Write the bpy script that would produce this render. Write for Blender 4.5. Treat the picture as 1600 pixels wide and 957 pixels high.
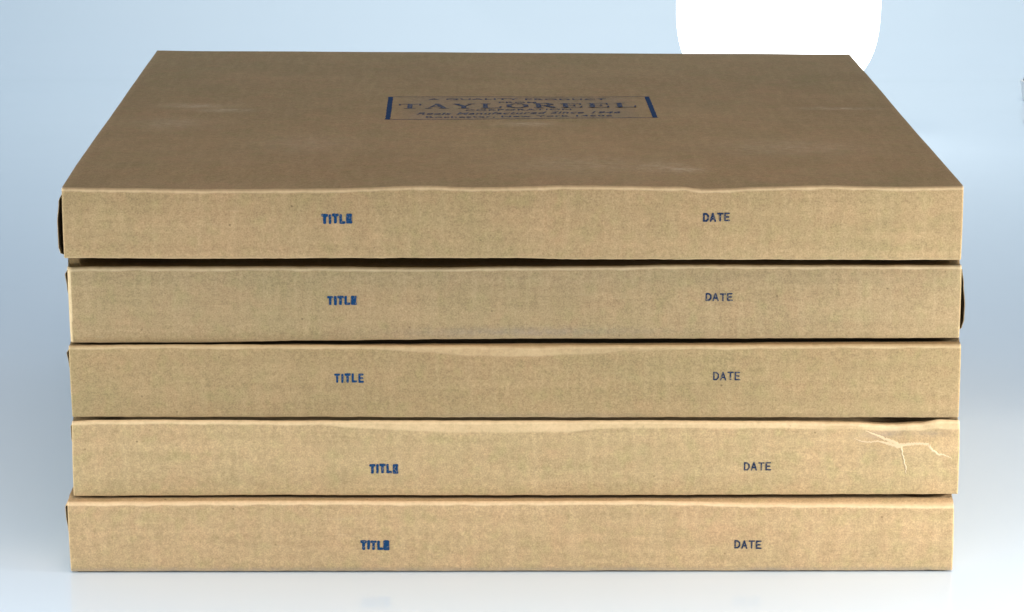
import bpy, math, random
from mathutils import Vector, Matrix, noise

# ------------------------------------------------------------------ camera, world, lights, exposure
for o in list(bpy.data.objects):
    bpy.data.objects.remove(o, do_unlink=True)
scene = bpy.context.scene
C = scene.collection
random.seed(7)

cam_data = bpy.data.cameras.new('camera')
cam = bpy.data.objects.new('camera', cam_data); C.objects.link(cam)
cam_data.sensor_width = 36.0
cam_data.lens = 36.0 * 4500.0 / 1600.0
cam_data.clip_start = 0.01; cam_data.clip_end = 50
PITCH, ROLL, YAW = 0.236286, 0.00399, 0.016186
fw = Vector((math.sin(YAW)*math.cos(PITCH), math.cos(YAW)*math.cos(PITCH), -math.sin(PITCH)))
rt = Vector((math.cos(YAW), -math.sin(YAW), 0)); up = rt.cross(fw)
rt2 = rt*math.cos(ROLL) + up*math.sin(ROLL); up2 = -rt*math.sin(ROLL) + up*math.cos(ROLL)
cam.matrix_world = Matrix(((rt2.x, up2.x, -fw.x, -0.0192), (rt2.y, up2.y, -fw.y, -1.1547),
                           (rt2.z, up2.z, -fw.z, 0.3917), (0, 0, 0, 1)))
scene.camera = cam

world = bpy.data.worlds.new('World'); scene.world = world; world.use_nodes = True
bg = world.node_tree.nodes['Background']
bg.inputs[0].default_value = (0.55, 0.78, 1.0, 1); bg.inputs[1].default_value = 0.39

def area_lamp(name, loc, target, sx, sy, power, colour, spread=180):
    l = bpy.data.lights.new(name, 'AREA'); l.shape = 'RECTANGLE'; l.size = sx; l.size_y = sy
    l.energy = power; l.color = colour; l.spread = math.radians(spread)
    o = bpy.data.objects.new(name, l); C.objects.link(o)
    o.location = loc
    o.rotation_euler = (Vector(target) - Vector(loc)).to_track_quat('-Z', 'Z').to_euler()
    return o
area_lamp('added_low_fill', (0.08, -0.22, 0.022), (0.08, 0, 0.012), 0.50, 0.02, 0.16, (1.0, 0.93, 0.82))  # unseen strip added below the frame to brighten the lower fronts
area_lamp('added_table_fill', (0.06, -0.34, 0.62), (0.05, -0.20, 0.0), 0.60, 0.08, 0.38, (1.0, 0.975, 0.92), 44)  # unseen fill added to brighten the sheet in front, narrow to spare the lid
area_lamp('added_overhead_fill', (0.15, -0.30, 1.25), (0.02, 0.1, 0.1), 0.5, 0.35, 0.88, (1.0, 0.66, 0.40), 70)  # unseen warm fill added above to lift the lid
area_lamp('side_strip_right', (0.58, -0.165, 0.108), (0, -0.03, 0.02), 0.03, 0.06, 4.1, (1.0, 0.965, 0.90))
area_lamp('side_strip_left', (-0.60, -0.165, 0.108), (0, -0.03, 0.02), 0.03, 0.06, 2.7, (1.0, 0.965, 0.90))
area_lamp('backdrop_light', (0.25, 0.95, 1.1), (0.15, 1.5, 0.1), 1.2, 0.4, 6.5, (1.0, 0.94, 0.81), 130)

scene.view_settings.view_transform = 'Standard'; scene.view_settings.look = 'None'
scene.view_settings.exposure = 0.0; scene.view_settings.gamma = 1.0
scene.view_settings.use_curve_mapping = False

# ------------------------------------------------------------------ helpers
def make_obj(name, verts, faces, mat, parent=None, smooth=True, attrs=None, loc=(0, 0, 0)):
    me = bpy.data.meshes.new(name)
    me.from_pydata(verts, [], faces); me.update()
    if smooth:
        me.polygons.foreach_set('use_smooth', [True]*len(me.polygons))
    for k, v in (attrs or {}).items():
        a = me.attributes.new(k, 'FLOAT', 'POINT'); a.data.foreach_set('value', v)
    me.materials.append(mat)
    o = bpy.data.objects.new(name, me); C.objects.link(o); o.location = loc
    if parent: o.parent = parent
    return o

def grid_faces(nu, nv, flip=False, base=0):
    f = []
    for i in range(nu-1):
        for j in range(nv-1):
            a = base+i*nv+j; b = a+nv
            f.append((a, a+1, b+1, b) if flip else (a, b, b+1, a+1))
    return f

def lerp_tab(tab, x):
    if x <= tab[0][0]: return tab[0][1]
    for (x0, y0), (x1, y1) in zip(tab, tab[1:]):
        if x <= x1:
            t = (x-x0)/(x1-x0); t = t*t*(3-2*t)
            return y0+(y1-y0)*t
    return tab[-1][1]

def sstep(a, b, x):
    t = max(0.0, min(1.0, (x-a)/(b-a))); return t*t*(3-2*t)

def nz(x, y=0.0, z=0.0): return noise.noise(Vector((x, y, z)))

class NT:
    """small wrapper round a material's node tree"""
    def __init__(self, name):
        self.m = bpy.data.materials.new(name); self.m.use_nodes = True
        self.t = self.m.node_tree; self.b = self.t.nodes['Principled BSDF']
    def n(self, typ, **kw):
        o = self.t.nodes.new(typ)
        for k, v in kw.items():
            if k.startswith('i_'):
                key = k[2:]; o.inputs[int(key) if key.isdigit() else key].default_value = v
            else: setattr(o, k, v)
        return o
    def l(self, a, b): self.t.links.new(a, b)
    def mix(self, fac, a, b, blend='MIX'):
        o = self.n('ShaderNodeMix', data_type='RGBA', blend_type=blend)
        for sock, v in ((o.inputs[0], fac), (o.inputs[6], a), (o.inputs[7], b)):
            if isinstance(v, (int, float)): sock.default_value = v
            elif isinstance(v, tuple): sock.default_value = (*v, 1)
            else: self.l(v, sock)
        return o.outputs[2]
    def ramp(self, fac, lo, hi, vlo=0.0, vhi=1.0):
        o = self.n('ShaderNodeMapRange'); self.l(fac, o.inputs[0])
        for i, v in zip((1, 2, 3, 4), (lo, hi, vlo, vhi)): o.inputs[i].default_value = v
        return o.outputs[0]
    def math(self, op, a, b=0.0):
        o = self.n('ShaderNodeMath', operation=op)
        for s, v in ((o.inputs[0], a), (o.inputs[1], b)):
            if isinstance(v, (int, float)): s.default_value = v
            else: self.l(v, s)
        return o.outputs[0]
    def noise(self, vec, scale, detail=3.0, rough=0.5):
        o = self.n('ShaderNodeTexNoise', i_Scale=scale, i_Detail=detail, i_Roughness=rough)
        self.l(vec, o.inputs['Vector']); return o.outputs[0]

def kraft_material(name, seed, tone=(1, 1, 1)):
    k = NT(name)
    tc = k.n('ShaderNodeTexCoord'); mp = k.n('ShaderNodeMapping')
    mp.inputs['Location'].default_value = (seed*3.1, seed*1.7, seed*0.9)
    k.l(tc.outputs['Object'], mp.inputs[0]); v = mp.outputs[0]
    st = k.n('ShaderNodeMapping'); st.inputs['Scale'].default_value = (1, 6, 9); k.l(v, st.inputs[0])
    fl = k.n('ShaderNodeMapping'); fl.inputs['Scale'].default_value = (9, 1.2, 1); k.l(v, fl.inputs[0])
    t = lambda c: tuple(a*b for a, b in zip(c, tone))
    c = k.mix(k.ramp(k.noise(v, 26, 4, 0.6), 0.32, 0.68), t((0.445, 0.312, 0.176)), t((0.380, 0.298, 0.160)))
    c = k.mix(k.ramp(k.noise(v, 11, 3, 0.6), 0.42, 0.70, 0, 0.55), c, t((0.335, 0.252, 0.138)))
    c = k.mix(k.ramp(k.noise(v, 90, 3, 0.6), 0.46, 0.70, 0, 0.5), c, t((0.470, 0.310, 0.178)))
    c = k.mix(k.ramp(k.noise(v, 140, 2, 0.5), 0.50, 0.72, 0, 0.5), c, t((0.355, 0.305, 0.145)))
    # long fibres and the faint print of the flutes
    c = k.mix(k.ramp(k.noise(st.outputs[0], 120, 3, 0.6), 0.3, 0.7, -0.05, 0.30), c, t((0.33, 0.245, 0.135)))
    c = k.mix(k.ramp(k.noise(fl.outputs[0], 34, 2, 0.5), 0.45, 0.75, 0, 0.32), c, t((0.51, 0.385, 0.225)))
    hz = k.n('ShaderNodeMapping'); hz.inputs['Scale'].default_value = (0.25, 0.5, 7); k.l(v, hz.inputs[0])
    c = k.mix(k.ramp(k.noise(hz.outputs[0], 36, 3, 0.6), 0.42, 0.70, 0, 0.34), c, t((0.51, 0.375, 0.215)))
    # paper grain
    g = k.noise(v, 1500, 2, 0.7)
    gc = k.n('ShaderNodeCombineColor'); gv = k.math('MULTIPLY', k.ramp(g, 0.25, 0.75, 0.76, 1.24), k.ramp(k.noise(v, 520, 3, 0.6), 0.3, 0.7, 0.90, 1.10))
    for i in range(3): k.l(gv, gc.inputs[i])
    c = k.mix(1.0, c, gc.outputs[0], 'MULTIPLY')
    # dark specks in the pulp
    vo = k.n('ShaderNodeTexVoronoi', i_Scale=230.0); k.l(v, vo.inputs['Vector'])
    sp = k.math('MULTIPLY', k.ramp(vo.outputs['Distance'], 0.06, 0.14, 1, 0), k.ramp(k.noise(v, 170, 1), 0.60, 0.66, 0, 0.65))
    c = k.mix(sp, c, (0.12, 0.085, 0.045))
    # pale scuffs
    sc = k.math('MULTIPLY', k.ramp(k.noise(st.outputs[0], 40, 5, 0.7), 0.62, 0.78, 0, 0.55), k.ramp(k.noise(v, 9, 2), 0.5, 0.65))
    c = k.mix(sc, c, t((0.56, 0.45, 0.30)))
    # edge wear plus painted lit fold, broken by noise; dirt plus painted shade
    w = k.n('ShaderNodeAttribute', attribute_name='wear_and_lit').outputs['Fac']
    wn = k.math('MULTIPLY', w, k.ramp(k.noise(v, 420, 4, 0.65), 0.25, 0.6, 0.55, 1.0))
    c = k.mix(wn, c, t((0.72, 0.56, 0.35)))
    sf = k.n('ShaderNodeAttribute', attribute_name='scuff').outputs['Fac']
    c = k.mix(k.math('MULTIPLY', sf, k.ramp(k.noise(st.outputs[0], 210, 5, 0.75), 0.44, 0.62)), c, t((0.70, 0.60, 0.46)))
    d = k.n('ShaderNodeAttribute', attribute_name='dirt_and_shade').outputs['Fac']
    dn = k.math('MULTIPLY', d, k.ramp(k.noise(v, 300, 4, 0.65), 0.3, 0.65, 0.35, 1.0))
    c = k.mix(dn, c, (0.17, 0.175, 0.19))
    k.l(c, k.b.inputs['Base Color'])
    k.b.inputs['Roughness'].default_value = 0.88
    k.b.inputs['Specular IOR Level'].default_value = 0.18
    hb = k.math('ADD', k.math('MULTIPLY', g, 0.35), k.math('MULTIPLY', k.noise(v, 260, 4, 0.6), 0.9))
    hb = k.math('ADD', hb, k.math('MULTIPLY', k.noise(fl.outputs[0], 30, 2), 1.2))
    bp = k.n('ShaderNodeBump', i_Strength=0.28, i_Distance=0.0004)
    k.l(hb, bp.inputs['Height']); k.l(bp.outputs[0], k.b.inputs['Normal'])
    return k.m

def ink_material(name, colour, lo, hi, paper=(0.36, 0.29, 0.18)):
    k = NT(name)
    tc = k.n('ShaderNodeTexCoord')
    f = k.ramp(k.noise(tc.outputs['Object'], 900, 3, 0.7), lo, hi)
    k.l(k.mix(f, colour, paper), k.b.inputs['Base Color'])
    k.b.inputs['Roughness'].default_value = 0.8; k.b.inputs['Specular IOR Level'].default_value = 0.15
    return k.m

def plain(name, colour, rough=0.6, spec=0.3, emit=0.0, ecol=(1, 1, 1)):
    k = NT(name); tc = k.n('ShaderNodeTexCoord')
    f = k.ramp(k.noise(tc.outputs['Object'], 60, 3), 0.3, 0.7, 0, 1)
    k.l(k.mix(f, colour, tuple(c*0.94 for c in colour)), k.b.inputs['Base Color'])
    k.b.inputs['Roughness'].default_value = rough; k.b.inputs['Specular IOR Level'].default_value = spec
    if emit:
        k.b.inputs['Emission Color'].default_value = (*ecol, 1); k.b.inputs['Emission Strength'].default_value = emit
    return k.m

# ------------------------------------------------------------------ setting: one white glossy sheet sweeping up behind
k = NT('gloss_white_sheet'); tc = k.n('ShaderNodeTexCoord')
k.l(k.mix(k.ramp(k.noise(tc.outputs['Object'], 3, 3), 0.3, 0.7), (0.69, 0.80, 0.92), (0.675, 0.79, 0.915)), k.b.inputs['Base Color'])
k.b.inputs['Roughness'].default_value = 0.07; k.b.inputs['IOR'].default_value = 1.55
bp = k.n('ShaderNodeBump', i_Strength=0.05, i_Distance=0.002)
k.l(k.noise(tc.outputs['Object'], 14, 2), bp.inputs['Height']); k.l(bp.outputs[0], k.b.inputs['Normal'])
M_SHEET = k.m
prof = [(-1.6, 0.0), (-0.8, 0), (-0.3, 0), (0, 0), (0.5, 0), (1.0, 0), (1.3, 0)]
for i in range(1, 25):
    a = math.radians(90*i/24); prof.append((1.3+0.6*math.sin(a), 0.6-0.6*math.cos(a)))
prof += [(1.9, 0.9), (1.9, 1.5)]
NX = 41
vs = []
for py, pz in prof:
    for i in range(NX):
        x = -1.6+3.2*i/(NX-1)
        w = 0.0
        vs.append((x, py, pz))
sheet = make_obj('backdrop', vs, grid_faces(len(prof), NX, True), M_SHEET)
sheet['kind'] = 'structure'; sheet['label'] = 'white glossy sheet under the boxes, sweeping up behind them'

# ------------------------------------------------------------------ the boxes
ZS = -2.05   # mm
BOX = [
 dict(y0=.001, top=[(-184.46,164.92),(-157.38,164.55),(-126.1,164.18),(-79.12,164.48),(-34.7,165.72),(-16.39,165.07),(25.47,165.9),(67.39,165.41),(77.89,164.48),(104.1,165.44),(125.08,165.99),(156.61,165.49),(184.46,165.78)],
      bot=[(-184.37,135.51),(-131.96,135.27),(-53.18,135.57),(-0.58,135.6),(25.75,135.07),(184.66,134.88)],
      txt=[(-78.76,150.33,-65.89,154.35),(77.63,151.24,88.85,155.0)], band=[(-185,0.55),(185,0.55)], lside=0.0,
      lf=[(0.03,0),(0.05,2.0),(0.15,2.7),(0.5,2.8),(0.8,2.0),(0.98,0)], rf=[(0.8,0),(0.9,0.6),(0.97,0.4),(1,0)]),
 dict(y0=.006, top=[(-184.16,130.34),(-174.68,130.61),(-79.76,130.65),(-40.15,130.26),(-0.49,130.69),(39.21,130.98),(68.34,131.53),(131.99,131.42),(185.9,131.45)],
      bot=[(-183.61,98.35),(-133.23,98.49),(-80.13,99.31),(-26.97,99.86),(-0.37,100.13),(52.89,100.13),(186.09,100.41)],
      txt=[(-77.04,114.89,-64.55,118.71),(79.76,116.57,91.12,120.12)], band=[(-185,0.9),(-60,0.8),(0,0.5),(185,0.4)], lside=1.8,
      lf=[(0.55,0),(0.75,0.8),(0.92,1.4),(0.99,0)], rf=[(0.09,0),(0.12,1.5),(0.25,2.4),(0.45,2.5),(0.75,1.7),(0.96,0.9),(0.985,0)]),
 dict(y0=.002, top=[(-183.87,98.14),(-132.86,98.55),(-53.46,98.14),(-26.95,98.0),(-0.42,97.59),(52.69,98.13),(105.86,98.41),(186.3,98.68)],
      bot=[(-183.26,67.5),(-106.94,67.46),(-26.99,67.29),(186.5,67.2)],
      txt=[(-74.29,82.5,-61.76,86.62),(83.29,83.56,94.67,87.42)], band=[(-185,0.8),(-60,1.2),(-35,2.4),(-20,3.7),(25,3.7),(50,1.8),(75,1.2),(185,1.0)], lside=0.0,
      lf=[(0.6,0),(0.75,0.8),(0.93,1.5),(0.985,0)], rf=[(0,0),(1,0)]),
 dict(y0=-.001, top=[(-183.17,66.27),(-173.07,66.82),(-151.86,66.95),(-80.17,66.5),(-0.34,66.19),(52.96,66.44),(106.36,66.14),(141.11,65.57),(157.2,64.46),(167.88,65.01),(178.53,66.67),(186.57,66.38)],
      bot=[(-183.39,34.06),(-107.28,34.41),(-0.22,34.18),(187.04,34.58)],
      txt=[(-59.87,44.29,-47.56,48.46),(96.68,45.29,108.11,49.19)], band=[(-185,1.2),(-80,1.4),(-62,2.9),(-25,4.3),(20,4.3),(38,2.9),(80,2.6),(145,2.3),(165,2.4),(187,3.6)], lside=0.0,
      lf=[(0.62,0),(0.8,0.9),(0.95,1.0),(0.99,0)], rf=[(0,0),(1,0)]),
 dict(y0=-.006, top=[(-185.43,32.84),(-80.31,33.3),(-26.98,32.97),(53.15,33.18),(106.69,32.01),(184.73,31.38)],
      bot=[(-184.8,2.08),(-0.17,2.05),(185.11,2.05)],
      txt=[(-63.7,12.56,-51.36,16.76),(92.92,12.66,104.39,16.58)], band=[(-185,0.9),(0,0.7),(185,0.8)], lside=0.0,
      lf=[(0.45,0),(0.62,0.8),(0.8,1.4),(0.95,1.5),(0.985,0)], rf=[(0,0),(1,0)]),
]
DENTS = {3: True}

class Box:
    def __init__(s, i, d, above):
        s.i = i; s.above = above
        mm = lambda tab: [(a/1000, (b+ZS)/1000) for a, b in tab]
        s.top = mm(d['top']); s.bot = mm(d['bot']); s.y0 = d['y0']
        s.band = [(a/1000, b/1000) for a, b in d['band']]
        s.ls = d['lside']/1000; s.lf = d['lf']; s.rf = d['rf']; s.txt = d['txt']
        s.xl = lambda z: s.top[0][0]+(s.bot[0][0]-s.top[0][0])*(s.top[0][1]-z)/(s.top[0][1]-s.bot[0][1])
        s.xr = lambda z: s.top[-1][0]+(s.bot[-1][0]-s.top[-1][0])*(s.top[-1][1]-z)/(s.top[-1][1]-s.bot[-1][1])
        s.sd = 13.7*i+2.1
    def zt(s, x): return lerp_tab(s.top, x) + 0.00016*nz(x*95, s.sd) + 0.00009*nz(x*320, s.sd)
    def zb(s, x):
        if s.i == 4: return 0.0006 + 0.00025*nz(x*60, s.sd+5) + 0.0001*nz(x*300, s.sd)
        return lerp_tab(s.bot, x) + 0.00016*nz(x*80, s.sd+5) + 0.00010*nz(x*380, s.sd+5)
    def bandh(s, x):
        h = lerp_tab(s.band, x)
        return max(0.0002, h*(1+0.12*nz(x*60, s.sd+9)+0.08*nz(x*330, s.sd+9)))
    def dent(s, x, z):
        """pushed-in corner of the crushed box"""
        if s.i != 3: return 0.0
        # hollow under the top edge and a small bulge below the cracks
        a = math.exp(-((x-.158)/.011)**2-((z-.0592)/.0028)**2)*0.0017
        b = math.exp(-((x-.176)/.007)**2-((z-.0592)/.0022)**2)*0.0010
        c = -math.exp(-((x-.165)/.014)**2-((z-.0525)/.0035)**2)*0.0012
        return a+b+c
    def front(s, x, z):
        """world y of the front panel's outside"""
        zt, zb = s.zt(x), s.zb(x)
        d = max(0.0, zt-z); e = max(0.0, z-zb); h = s.bandh(x); r = 0.0009; rb = 0.0007
        y = 0.34*max(0.0, h-d)
        if d < r: y += r-math.sqrt(max(0, r*r-(r-d)**2))
        if e < rb: y += rb-math.sqrt(max(0, rb*rb-(rb-e)**2))
        # rounded ends
        for q, rr in ((x-s.xl(z), 0.0007), (s.xr(z)-x, 0.0007)):
            if q < rr: q = max(0.0, q); y += rr-math.sqrt(max(0, rr*rr-(rr-q)**2))
        if s.ls:
            wl = s.ls*(0.65+0.35*(z-zb)/(zt-zb)); q = x-s.xl(z)
            y += 0.75*max(0.0, wl-q)
        m = (d*e)/((zt-zb)**2/4)
        y -= m*(0.0011+0.0009*nz(x*9, z*20, s.sd)) * 0.8
        y += 0.00016*nz(x*55, z*70, s.sd+3) + 0.00005*nz(x*240, z*260, s.sd+4)
        return s.y0 + y + s.dent(x, z)
    def topz(s, x, y, yb):
        """world z of the lid"""
        z = s.zt(x)
        t = (y-s.y0)
        flat = (s.top[0][1]+s.top[-1][1])/2 if s.i else 0.1657+ZS/1000
        b = sstep(0.0, 0.05, t)
        z = z*(1-b)+flat*b
        if s.i == 0:
            return z + b*(0.0005*nz(x*7, y*7, 4.0)+0.00022*nz(x*22, y*22, 7.7)) - 0.0003*b*(1-((x)/.185)**2)
        up = s.above.zb(x)
        edge = min(x-s.xl(z), s.xr(z)-x)
        g = {1: 0.0, 2: lerp_tab([(-.185, .0008), (0, .0021), (.186, .0016)], x), 3: 0.0014+0.0012*math.exp(-((x-.157)/.012)**2),
             4: lerp_tab([(-.185, .0010), (0, .0013), (.185, .0016)], x)}[s.i]
        ti = max(0.002, s.above.y0-s.y0)
        if s.i >= 2:
            z = z+(up-g-z)*sstep(-0.4*ti, ti, t) - (up-g-z)*sstep(-0.4*ti, ti, 0.0)*(1-sstep(0, ti, t))
            sag = 0.0018*sstep(ti+0.001, ti+0.008, t)*sstep(0.002, 0.01, min(x-s.xl(z), s.xr(z)-x))
        else: sag = 0.0022*sstep(0.004, 0.03, edge)*sstep(0.005, 0.03, t) + 0.0016*sstep(0.0022, 0.007, t)
        rw = 0.0055 if s.i == 1 else 0.0016
        ridge = (1-sstep(rw*0.7, rw, edge))*sstep(max(0.005, ti+0.001), max(0.006, ti+0.002), t)
        zc = up-0.0001
        z = (z-sag)*(1-ridge)+zc*ridge
        return min(z, zc)

def lens(tab, t):
    if t <= tab[0][0] or t >= tab[-1][0]: return 0.0
    return lerp_tab(tab, t)

LABELS = [
 'topmost brown cardboard box, its lid stamped with a blue framed panel',
 'second cardboard box from the top, with a dark gap bulging at its right end',
 'middle cardboard box of the stack of five, third from the top',
 'cardboard box with cracked, crumpled upper right corner, fourth from the top',
 'bottom cardboard box of the stack, resting on the white sheet']
TONES = [(0.885, 0.85, 0.80), (0.84, 0.835, 0.81), (0.85, 0.835, 0.78), (1.07, 1.06, 1.03), (1.10, 1.06, 1.05)]

M_TITLE = ink_material('title_ink', (0.006, 0.046, 0.130), 0.54, 0.90)
M_DATE = ink_material('date_ink', (0.011, 0.028, 0.070), 0.50, 0.85)
M_STAMP = ink_material('stamp_ink', (0.009, 0.032, 0.105), 0.44, 0.78, (0.34, 0.28, 0.19))
M_BAR = ink_material('stamp_bar_ink', (0.009, 0.036, 0.115), 0.60, 1.0)
M_TORN = plain('torn_paper_fibre', (0.68, 0.53, 0.34), 0.95, 0.1)

boxes = []; above = None
for i, d in enumerate(BOX):
    b = Box(i, d, above); boxes.append(b); above = b

def stroke_mesh(strokes, place, step=0.00035):
    """strokes: (x0,z0,x1,z1,width) -> flat round-ended ribbons, each laid a hair above the one before"""
    vs, fs = [], []
    for n, (x0, z0, x1, z1, w) in enumerate(strokes):
        L = math.hypot(x1-x0, z1-z0); ux, uz = ((x1-x0)/L, (z1-z0)/L) if L > 1e-9 else (1, 0)
        px, pz = -uz, ux
        ns = max(3, int(L/step))
        lift = 0.00008+0.000006*n
        base = len(vs)
        ts = [(-w*0.42, 0.45), (-w*0.3, 0.8)]+[(L*j/ns, 1.0) for j in range(ns+1)]+[(L+w*0.3, 0.8), (L+w*0.42, 0.45)]
        for t, sc in ts:
            cx, cz = x0+ux*t, z0+uz*t
            for sg in (-1, 0, 1):
                ww = 0.5*w*sc*sg*(1+0.26*nz(cx*2600, cz*2600, sg*3.3+n))
                vs.append(place(cx+px*ww, cz+pz*ww, lift))
        fs += grid_faces(len(ts), 3, False, base)
    return vs, fs

GL = {  # unit cell strokes, y up
 'T': ([(0, .93, 1, .93), (.5, .9, .5, .05)], 1.0), 'I': ([(0.0, .95, .0, .05)], 0.0),
 'L': ([(0, .95, 0, .07), (0, .07, .85, .07)], .85),
 'E': ([(0, .95, 0, .05), (0, .94, .8, .94), (0, .5, .7, .5), (0, .06, .85, .06)], .85),
 'D': ([(0, .95, 0, .05), (0, .94, .5, .92), (.5, .92, .85, .7), (.85, .7, .88, .35), (.88, .35, .55, .07), (.55, .07, 0, .06)], .88),
 'A': ([(0, .03, .45, .96), (.45, .96, .95, .03), (.2, .33, .75, .33)], .95)}

def word(word_, x0, z0, x1, z1, w, cell, pad, jit, rnd):
    st = []; h = z1-z0
    adv = []
    tot = 0
    for ch in word_:
        wd = GL[ch][1]*cell*h; adv.append((tot, wd)); tot += wd+pad*h
    tot -= pad*h
    sc = (x1-x0-w)/tot
    for ch, (a, wd) in zip(word_, adv):
        jz = rnd.uniform(-jit, jit)*h; jw = w*rnd.uniform(0.88, 1.15)
        for (a0, b0, a1, b1) in GL[ch][0]:
            q = cell*h
            st.append((x0+w/2+(a+a0*q)*sc, z0+b0*h+jz, x0+w/2+(a+a1*q)*sc, z0+b1*h+jz, jw))
    return st

def text_mesh(body, size, width, shear=0.0, bold=0.0):
    """outline of a line of type as (verts, faces) centred on the origin and scaled to a given width"""
    cu = bpy.data.curves.new('type', 'FONT'); cu.body = body; cu.size = 1.0; cu.shear = shear; cu.offset = bold
    cu.align_x = 'LEFT'; cu.resolution_u = 3; cu.space_character = 1.08
    ob = bpy.data.objects.new('type', cu); C.objects.link(ob)
    dg = bpy.context.evaluated_depsgraph_get(); dg.update()
    me = bpy.data.meshes.new_from_object(ob.evaluated_get(dg))
    v = [p.co.copy() for p in me.vertices]; f = [tuple(p.vertices) for p in me.polygons]
    bpy.data.objects.remove(ob, do_unlink=True); bpy.data.curves.remove(cu); bpy.data.meshes.remove(me)
    x0 = min(p.x for p in v); x1 = max(p.x for p in v); y0 = min(p.y for p in v); y1 = max(p.y for p in v)
    sx = width/(x1-x0); sy = size/(y1-y0)
    return [((p.x-(x0+x1)/2)*sx, (p.y-(y0+y1)/2)*sy) for p in v], f

for b in boxes:
    i = b.i
    kraft = kraft_material('kraft_board_%d' % (i+1), i+1, TONES[i])
    org = Vector((0.0, b.y0, b.zb(0.0)-(0.0006 if i == 4 else 0)))
    root = bpy.data.objects.new('cardboard_box', None); C.objects.link(root); root.location = org
    root.empty_display_size = 0.05
    root['label'] = LABELS[i]; root['category'] = 'box'; root['group'] = 'cardboard boxes in the stack'
    rel = lambda p: (p[0]-org.x, p[1]-org.y, p[2]-org.z)
    # ---- front panel: rolled top and bottom folds, crushed band, soft waves
    nx, nzr = 420, 64
    vs = []; wear_and_lit = []; dirt_and_shade = []
    for a in range(nx):
        u = a/(nx-1)
        for c in range(nzr):
            t = c/(nzr-1)
            t = t*0.55 + 0.45*(0.5-0.5*math.cos(math.pi*t))
            zz = 0.15
            xm = -0.184+0.368*u
            z = b.zb(xm)+(b.zt(xm)-b.zb(xm))*t
            # ends: sample the rounded corner closely
            xl, xr = b.xl(z), b.xr(z)
            x = xl+(xr-xl)*u
            if a < 8: x = xl+0.0028*(a/8)**1.6
            elif a > nx-9: x = xr-0.0028*((nx-1-a)/8)**1.6
            z = b.zb(x)+(b.zt(x)-b.zb(x))*t
            y = b.front(x, z)
            vs.append(rel((x, y, z)))
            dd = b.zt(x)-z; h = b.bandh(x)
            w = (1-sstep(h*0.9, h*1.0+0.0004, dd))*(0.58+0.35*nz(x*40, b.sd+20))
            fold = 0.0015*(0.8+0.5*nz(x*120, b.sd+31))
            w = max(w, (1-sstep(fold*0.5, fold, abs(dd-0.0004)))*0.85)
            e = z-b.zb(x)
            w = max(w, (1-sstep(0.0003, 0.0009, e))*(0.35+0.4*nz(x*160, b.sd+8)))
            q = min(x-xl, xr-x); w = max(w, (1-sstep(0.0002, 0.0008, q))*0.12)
            if b.ls and x-xl < b.ls*0.98*(0.65+0.35*t): w = max(w, 0.85)  # pale left fold: its catch of light is painted in through this mask
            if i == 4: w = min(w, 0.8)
            g = 0.0
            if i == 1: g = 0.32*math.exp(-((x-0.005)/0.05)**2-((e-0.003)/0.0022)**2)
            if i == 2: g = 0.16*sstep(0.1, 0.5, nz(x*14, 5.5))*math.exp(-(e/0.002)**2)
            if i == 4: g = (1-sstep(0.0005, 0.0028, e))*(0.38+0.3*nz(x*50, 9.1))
            if i == 3: g = max(g, 0.45*math.exp(-((x-.155)/.010)**2-((z-.0585)/.0017)**2), 0.30*math.exp(-((x-.1745)/.006)**2-((z-.0588)/.0012)**2))  # shade in the dented corner's hollows, painted as grey
            wear_and_lit.append(max(0.0, min(1.0, w))); dirt_and_shade.append(max(0.0, min(1.0, g)))
    make_obj('front_panel', vs, grid_faces(nx, nzr), kraft, root, True, {'wear_and_lit': wear_and_lit, 'dirt_and_shade': dirt_and_shade})
    # ---- lid
    depth_l, depth_r = (0.3745, 0.3640) if i == 0 else (0.370, 0.370)
    nu, nv = (220, 240) if i == 0 else (150, 110)
    vs = []; wear_and_lit = []; dirt_and_shade = []; scuff = []
    SC = [(-.149,.199,.014,.006,.75),(-.133,.187,.012,.004,1.0),(.072,.040,.008,.006,1.0),(.064,.045,.012,.012,.55),(.157,.193,.016,.003,.9),(.010,.150,.012,.006,.8),(-.155,.15,.014,.014,.5),(.03,.05,.03,.02,.4),(-.09,.10,.02,.02,.35),(.12,.09,.03,.02,.4)]
    for a in range(nu):
        u = a/(nu-1)
        for c in range(nv):
            t = (c/(nv-1)); t = 0.35*t+0.65*t**2.4
            zt = b.top[0][1]
            x = b.xl(zt)+(b.xr(zt)-b.xl(zt))*u
            if a == 1: x = b.xl(zt)+0.0012
            if a == nu-2: x = b.xr(zt)-0.0012
            yf = b.front(x, b.zt(x))
            yb = b.y0+depth_l+(depth_r-depth_l)*u+(0.0009*nz(x*16, 3.3)+0.0004*nz(x*60, 1.3) if i == 0 else 0)
            y = yf+(yb-yf)*t
            z = b.topz(x, y, yb)
            if c == 0: z = b.zt(x)
            vs.append(rel((x, y, z)))
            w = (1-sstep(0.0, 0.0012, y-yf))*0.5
            g = 0.0
            if i == 0:
                q = min(u, 1-u)*0.37
                w = max(w, (1-sstep(0.0004, 0.0025, q))*(0.3+0.3*nz(y*90, u*3)))
                g = 0.30*sstep(-0.062, -0.045, x-0.006)*(1-sstep(0.045, 0.062, x-0.006))*sstep(0.160, 0.168, y)*(1-sstep(0.222, 0.230, y))
            wear_and_lit.append(max(0, min(1, w))); dirt_and_shade.append(g)
            scuff.append(max((p*math.exp(-((x-sx)/rx)**2-((y-sy)/ry)**2) for sx, sy, rx, ry, p in SC), default=0) if i == 0 else 0.0)
    make_obj('lid', vs, grid_faces(nu, nv), kraft, root, True, {'wear_and_lit': wear_and_lit, 'dirt_and_shade': dirt_and_shade, 'scuff': scuff})
    # ---- base and back
    vs = []
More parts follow.
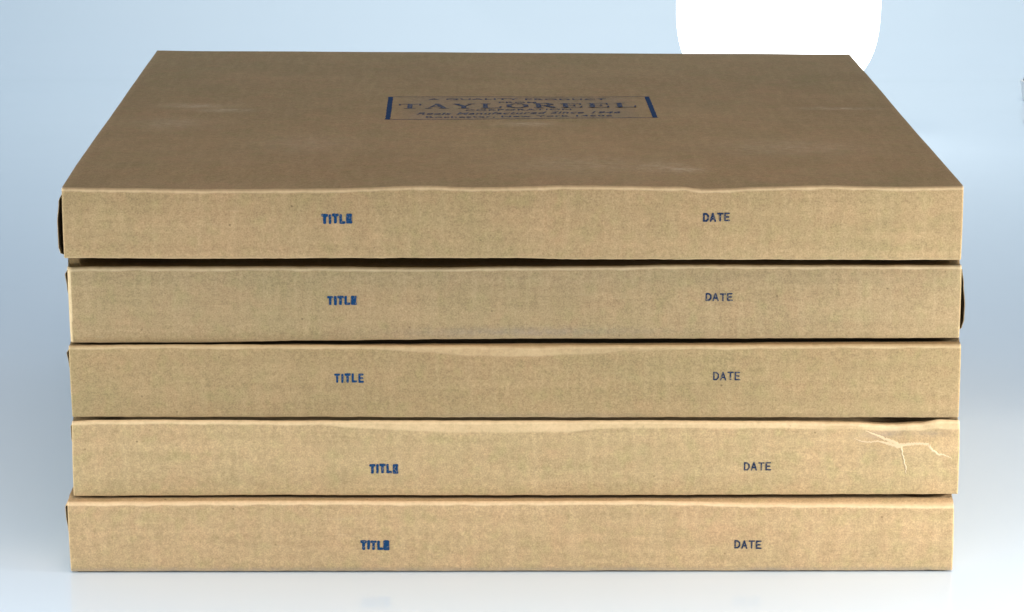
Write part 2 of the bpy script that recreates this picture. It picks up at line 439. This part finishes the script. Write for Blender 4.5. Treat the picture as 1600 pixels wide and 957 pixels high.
    for a in range(61):
        for c in range(5):
            zb0 = b.bot[0][1]
            x = b.xl(zb0)+(b.xr(zb0)-b.xl(zb0))*a/60
            y = b.front(x, b.zb(x)) if c == 0 else b.y0+0.0015+0.3665*(c-1)/3
            vs.append(rel((x, y, b.zb(x))))
    make_obj('base_panel', vs, grid_faces(61, 5, True), kraft, root)
    vs = []
    for a in range(61):
        u = a/60
        x = b.xl(b.top[0][1])+(b.xr(b.top[0][1])-b.xl(b.top[0][1]))*u
        yb = b.y0+depth_l+(depth_r-depth_l)*u+(0.0009*nz(x*16, 3.3)+0.0004*nz(x*60, 1.3) if i == 0 else 0)
        for c in range(6):
            z = b.zb(x)+(b.topz(x, yb, yb)-b.zb(x))*c/5
            vs.append(rel((x, yb if c == 5 else yb-0.0004 if i == 0 else b.y0+0.370-(0.0004 if c < 5 else 0), z)))
    make_obj('back_panel', vs, grid_faces(61, 6, True), kraft, root)
    # ---- end flaps: thin sheets that stand away from the front panel where the board has sprung
    for side, tab in ((-1, b.lf), (1, b.rf)):
        ny, nzz = 26, 40
        vs = []; th = 0.00025
        for layer in (0, 1):
            for a in range(ny):
                y = 0.0012+0.366*(a/(ny-1))**1.6
                for c in range(nzz):
                    t = c/(nzz-1)
                    xe = b.xl(0) if side < 0 else b.xr(0)
                    z0 = b.zb(xe)+0.0004; z1 = min(b.zt(xe), b.topz(xe, b.y0+0.05, 0.37))-0.0004
                    z = z0+(z1-z0)*t
                    xe = b.xl(z) if side < 0 else b.xr(z)
                    bul = lens(tab, t)/1000
                    out = bul*math.exp(-(y/0.09)**2) - 0.0004
                    x = xe+side*(out-th*layer)
                    vs.append(rel((x, b.y0+y, z)))
        fs = grid_faces(ny, nzz, side > 0)+grid_faces(ny, nzz, side < 0, ny*nzz)
        o2 = ny*nzz
        for c in range(nzz-1):
            fs.append((c, c+1, o2+c+1, o2+c)); e = (ny-1)*nzz; fs.append((e+c, e+c+1, o2+e+c+1, o2+e+c))
        for a in range(ny-1):
            for c in (0, nzz-1):
                fs.append((a*nzz+c, (a+1)*nzz+c, o2+(a+1)*nzz+c, o2+a*nzz+c))
        make_obj('end_flap', vs, fs, kraft, root, True, {'wear_and_lit': [0.0]*len(vs)})
    # ---- printed words on the front
    rnd = random.Random(40+i)
    fp = lambda x, z, l: rel((x, b.front(x, z)-l, z))
    sc = lambda q: (q[0]/1000, (q[1]+ZS)/1000, q[2]/1000, (q[3]+ZS)/1000)
    x0, z0, x1, z1 = sc(b.txt[0])
    bold = (0.00118, 0.00112, 0.00102, 0.00108, 0.00130)[i]
    st = word('TITLE', x0, z0+0.0003, x1, z1-0.0003, bold, 0.56, 0.44, 0.04, rnd)
    # ink has run together in the last letter
    ex = x1-0.0008
    if i in (0, 1, 3, 4):
        st.append((ex, z0+0.0007, ex, z1-0.0008, 0.0009 if i != 4 else 0.0013))
    if i in (0, 4):
        st.append((ex-0.0007, z0+0.0009, ex-0.0007, z1-0.001, 0.0010))
    vs, fs = stroke_mesh(st, fp)
    o = make_obj('title_lettering', vs, fs, M_TITLE, root); o['label'] = 'blotted dark blue word TITLE'
    x0, z0, x1, z1 = sc(b.txt[1])
    st = word('DATE', x0, z0+0.0002, x1, z1-0.0002, (0.00074, 0.00068, 0.00060, 0.00058, 0.00066)[i], 0.66, 0.30, 0.03, rnd)
    vs, fs = stroke_mesh(st, fp)
    o = make_obj('date_lettering', vs, fs, M_DATE, root); o['label'] = 'small dark word DATE'

    # ---- stamp on the top lid
    if i == 0:
        cx, cy, ang = 0.0062, 0.1957, math.radians(0.85)
        ca, sa = math.cos(ang), math.sin(ang)
        def tp(x, y, l):
            X = cx+x*ca-y*sa*0.2; Y = cy+x*sa+y*ca
            return rel((X, Y, b.topz(X, Y, 0.37)+l))
        W2, H2 = 0.0634, 0.0312
        for yy in (-H2, H2):
            vs, fs = stroke_mesh([(-W2, yy, W2, yy, 0.00075)], tp, 0.001)
            make_obj('stamp_border', vs, fs, M_STAMP, root)
        for sx in (-1, 1):
            vs, fs = stroke_mesh([(sx*(W2-0.0013), -H2+0.0006, sx*(W2-0.0013), H2-0.0006, 0.0023)], tp, 0.001)
            make_obj('stamp_bar', vs, fs, M_BAR, root)
        # small lines of type
        av, af = [], []
        for body, y, size, width, shear, bold in (
                ('A QUALITY PRODUCT', 0.2194, 0.0050, 0.086, 0, 0.012), ('FROM', 0.2102, 0.0036, 0.018, 0, 0.012),
                ('CORPORATION', 0.1892, 0.0040, 0.050, 0, 0.010),
                ('Reels Manufactured Since 1946', 0.1802, 0.0060, 0.096, 0.3, 0.016), ('Rochester, New York 14606', 0.1705, 0.0050, 0.087, 0, 0.014)):
            v, f = text_mesh(body, size, width, shear, bold)
            o0 = len(av); xo = -0.001
            av += [tp(p[0]+xo, p[1]+y-cy, 0.00009) for p in v]; af += [tuple(q+o0 for q in p) for p in f]
        make_obj('stamp_small_type', av, af, M_STAMP, root, False)
        # wide slab-serif name
        SER = {
         'T': [(.5, .05, .5, .95, 1), (0, .95, 1, .95, 0), (0, .95, .02, .7, 0), (1, .95, .98, .7, 0), (.25, .03, .75, .03, 0)],
         'A': [(.1, .04, .5, .97, 0), (.5, .97, .86, .04, 1), (.25, .35, .72, .35, 0), (-.02, .03, .25, .03, 0), (.65, .03, 1.05, .03, 0)],
         'Y': [(.12, .95, .5, .45, 1), (.88, .95, .5, .45, 0), (.5, .45, .5, .05, 1), (0, .97, .32, .97, 0), (.7, .97, 1, .97, 0), (.28, .03, .72, .03, 0)],
         'L': [(.25, .05, .25, .95, 1), (.05, .97, .48, .97, 0), (.05, .03, .95, .03, 0), (.95, .03, .98, .35, 0)],
         'O': [(.1, .3, .1, .7, 1), (.9, .3, .9, .7, 1), (.1, .7, .35, .96, 0), (.35, .96, .65, .96, 0), (.65, .96, .9, .7, 0), (.1, .3, .35, .04, 0), (.35, .04, .65, .04, 0), (.65, .04, .9, .3, 0)],
         'R': [(.22, .05, .22, .95, 1), (.02, .97, .65, .97, 0), (.65, .97, .85, .75, 1), (.85, .75, .62, .52, 0), (.25, .5, .62, .5, 0), (.55, .5, .9, .05, 1), (.02, .03, .42, .03, 0), (.8, .03, 1, .03, 0)],
         'E': [(.22, .05, .22, .95, 1), (.02, .97, .92, .97, 0), (.92, .97, .95, .7, 0), (.25, .5, .65, .5, 0), (.65, .38, .65, .62, 0), (.02, .03, .95, .03, 0), (.95, .03, .98, .32, 0)]}
        st = []; pitch = 0.0128; lw = 0.0100; lh = 0.0125
        for q, ch in enumerate('TAYLOREEL'):
            for (a0, b0, a1, b1, thick) in SER[ch]:
                ox = (q-4)*pitch-lw/2-0.0012; oy = 0.2002-cy-lh/2
                st.append((ox+a0*lw, oy+b0*lh, ox+a1*lw, oy+b1*lh, 0.0023 if thick else 0.0009))
        vs, fs = stroke_mesh(st, tp, 0.0008)
        make_obj('stamp_name', vs, fs, M_STAMP, root)

    # ---- cracks in the crumpled corner
    if i == 3:
        cracks = [[(147.26,62.31,.3),(153.16,59.85,.9),(158.32,57.96,1.3),(162.01,56.45,1.5)],
                  [(142.27,59.29,.2),(145.59,57.97,.5),(149.59,57.78,.5),(152.49,58.15,.5),(156.15,57.3,1.0),(160.6,55.9,1.2),(162.3,56.3,.9)],
                  [(162.0,56.4,.8),(162.89,52.29,.7),(164.15,47.74,.6),(164.65,43.94,.2)],
                  [(161.8,56.6,1.2),(166.35,57.2,1.0),(169.99,57.2,.9),(173.28,57.01,1.0),(175.19,54.55,.9),(178.19,52.28,.9),(179.27,52.65,.6),(183.72,50.76,.2)]]
        for cr in cracks:
            vs = []; n = 0; pts = []
            for (xa, za, wa), (xb, zb_, wb) in zip(cr, cr[1:]):
                m = max(3, int(math.hypot(xb-xa, zb_-za)/0.35))
                for j in range(m): t = j/m; pts.append((xa+(xb-xa)*t, za+(zb_-za)*t, wa+(wb-wa)*t))
            pts.append(cr[-1])
            for j, (xa, za, wa) in enumerate(pts):
                xa2, za2 = pts[min(j+1, len(pts)-1)][:2]; xa1, za1 = pts[max(j-1, 0)][:2]
                L = math.hypot(xa2-xa1, za2-za1) or 1; px, pz = -(za2-za1)/L, (xa2-xa1)/L
                jx = 0.35*nz(xa*1.3, za*1.3, 1.1)+0.2*nz(xa*4,za*4,2.2); jz = 0.35*nz(xa*2.3, za*2.3, 8.1)
                for sg, hh in ((-1, 0.0), (-0.35, 0.00012), (0.4, 0.00010), (1, 0.0)):
                    ww = 0.5*wa*sg*(1+0.9*nz(xa*2.1, za*2.1, sg*5))
                    X = (xa+jx+px*ww)/1000; Z = (za+jz+pz*ww+ZS)/1000
                    vs.append(rel((X, b.front(X, Z)-0.00005-hh, Z)))
            o = make_obj('crease', vs, grid_faces(len(pts), 4), M_TORN, root)
            o['label'] = 'pale torn crease in the board'

# ------------------------------------------------------------------ the lamp glowing behind the stack
M_GLOW = plain('lamp_diffuser_glow', (0.9, 0.9, 0.9), 0.5, 0.3, 2.2, (1, 1, 1))
M_LAMPBODY = plain('lamp_white_plastic', (0.8, 0.82, 0.84), 0.45, 0.4)
lamp = bpy.data.objects.new('glowing_lamp', None); C.objects.link(lamp)
lamp.location = (0.2205, 1.05, 0.0); lamp['label'] = 'round-cornered white lamp glowing behind the stack of boxes'; lamp['category'] = 'lamp'
RX, RZ, CZ = 0.0784, 0.0772, 0.1054
def squircle(r, n=72, e=3.0):
    out = []
    for q in range(n):
        a = 2*math.pi*q/n; c, s_ = math.cos(a), math.sin(a)
        k_ = (abs(c)**e+abs(s_)**e)**(-1/e)
        out.append((RX*r*c*k_, RZ*r*s_*k_))
    return out
def loft(rings, name, mat):
    n = len(rings[0]); vs = [p for r in rings for p in r]; fs = []
    for r in range(len(rings)-1):
        for q in range(n): fs.append((r*n+q, r*n+(q+1) % n, (r+1)*n+(q+1) % n, (r+1)*n+q))
    fs.append(tuple(reversed(range(n)))); fs.append(tuple(range((len(rings)-1)*n, len(rings)*n)))
    return make_obj(name, vs, fs, mat, lamp)
loft([[(x, y, CZ+z) for x, z in squircle(r)] for r, y in ((0.90, -0.014), (0.97, -0.012), (1.0, -0.006), (1.0, 0.004))], 'diffuser', M_GLOW)
loft([[(x, y, CZ+z) for x, z in squircle(r)] for r, y in ((0.985, 0.0042), (0.98, 0.018), (0.9, 0.026), (0.3, 0.028))], 'housing', M_LAMPBODY)
circ = lambda r, z, y=0.012: [(r*math.cos(2*math.pi*q/32), y+r*math.sin(2*math.pi*q/32), z) for q in range(32)]
loft([circ(0.006, 0.006), circ(0.006, 0.036)], 'stem', M_LAMPBODY)
loft([circ(0.038, 0.0), circ(0.040, 0.002), circ(0.039, 0.005), circ(0.008, 0.007)], 'foot', M_LAMPBODY)

# ------------------------------------------------------------------ small white clip at the sheet's right edge
M_CLIP = plain('clip_white', (0.85, 0.86, 0.87), 0.4, 0.4); M_CLIPD = plain('clip_dark', (0.02, 0.025, 0.04), 0.5, 0.4)
clip = bpy.data.objects.new('clip', None); C.objects.link(clip); clip.location = (0.4398, 1.20, 0.0)
clip['label'] = 'small white clip with a dark top at the right edge of the picture'; clip['category'] = 'clip'
def wedge(name, x0b, x0t, z0, z1, mat):
    vs = []
    for z, x0 in ((z0, x0b), (z1, x0t)):
        for x, y in ((x0, -0.004), (x0+0.0008, -0.006), (0.030, -0.006), (0.031, -0.004), (0.031, 0.004), (0.030, 0.006), (x0+0.0008, 0.006), (x0, 0.004)):
            vs.append((x, y, z))
    fs = [(q, (q+1) % 8, 8+(q+1) % 8, 8+q) for q in range(8)]+[tuple(reversed(range(8))), tuple(range(8, 16))]
    make_obj(name, vs, fs, mat, clip, False)
wedge('jaw', 0.0026, 0.0, 0.0, 0.0165, M_CLIP)
wedge('lever', 0.0022, 0.0036, 0.0165, 0.021, M_CLIPD)
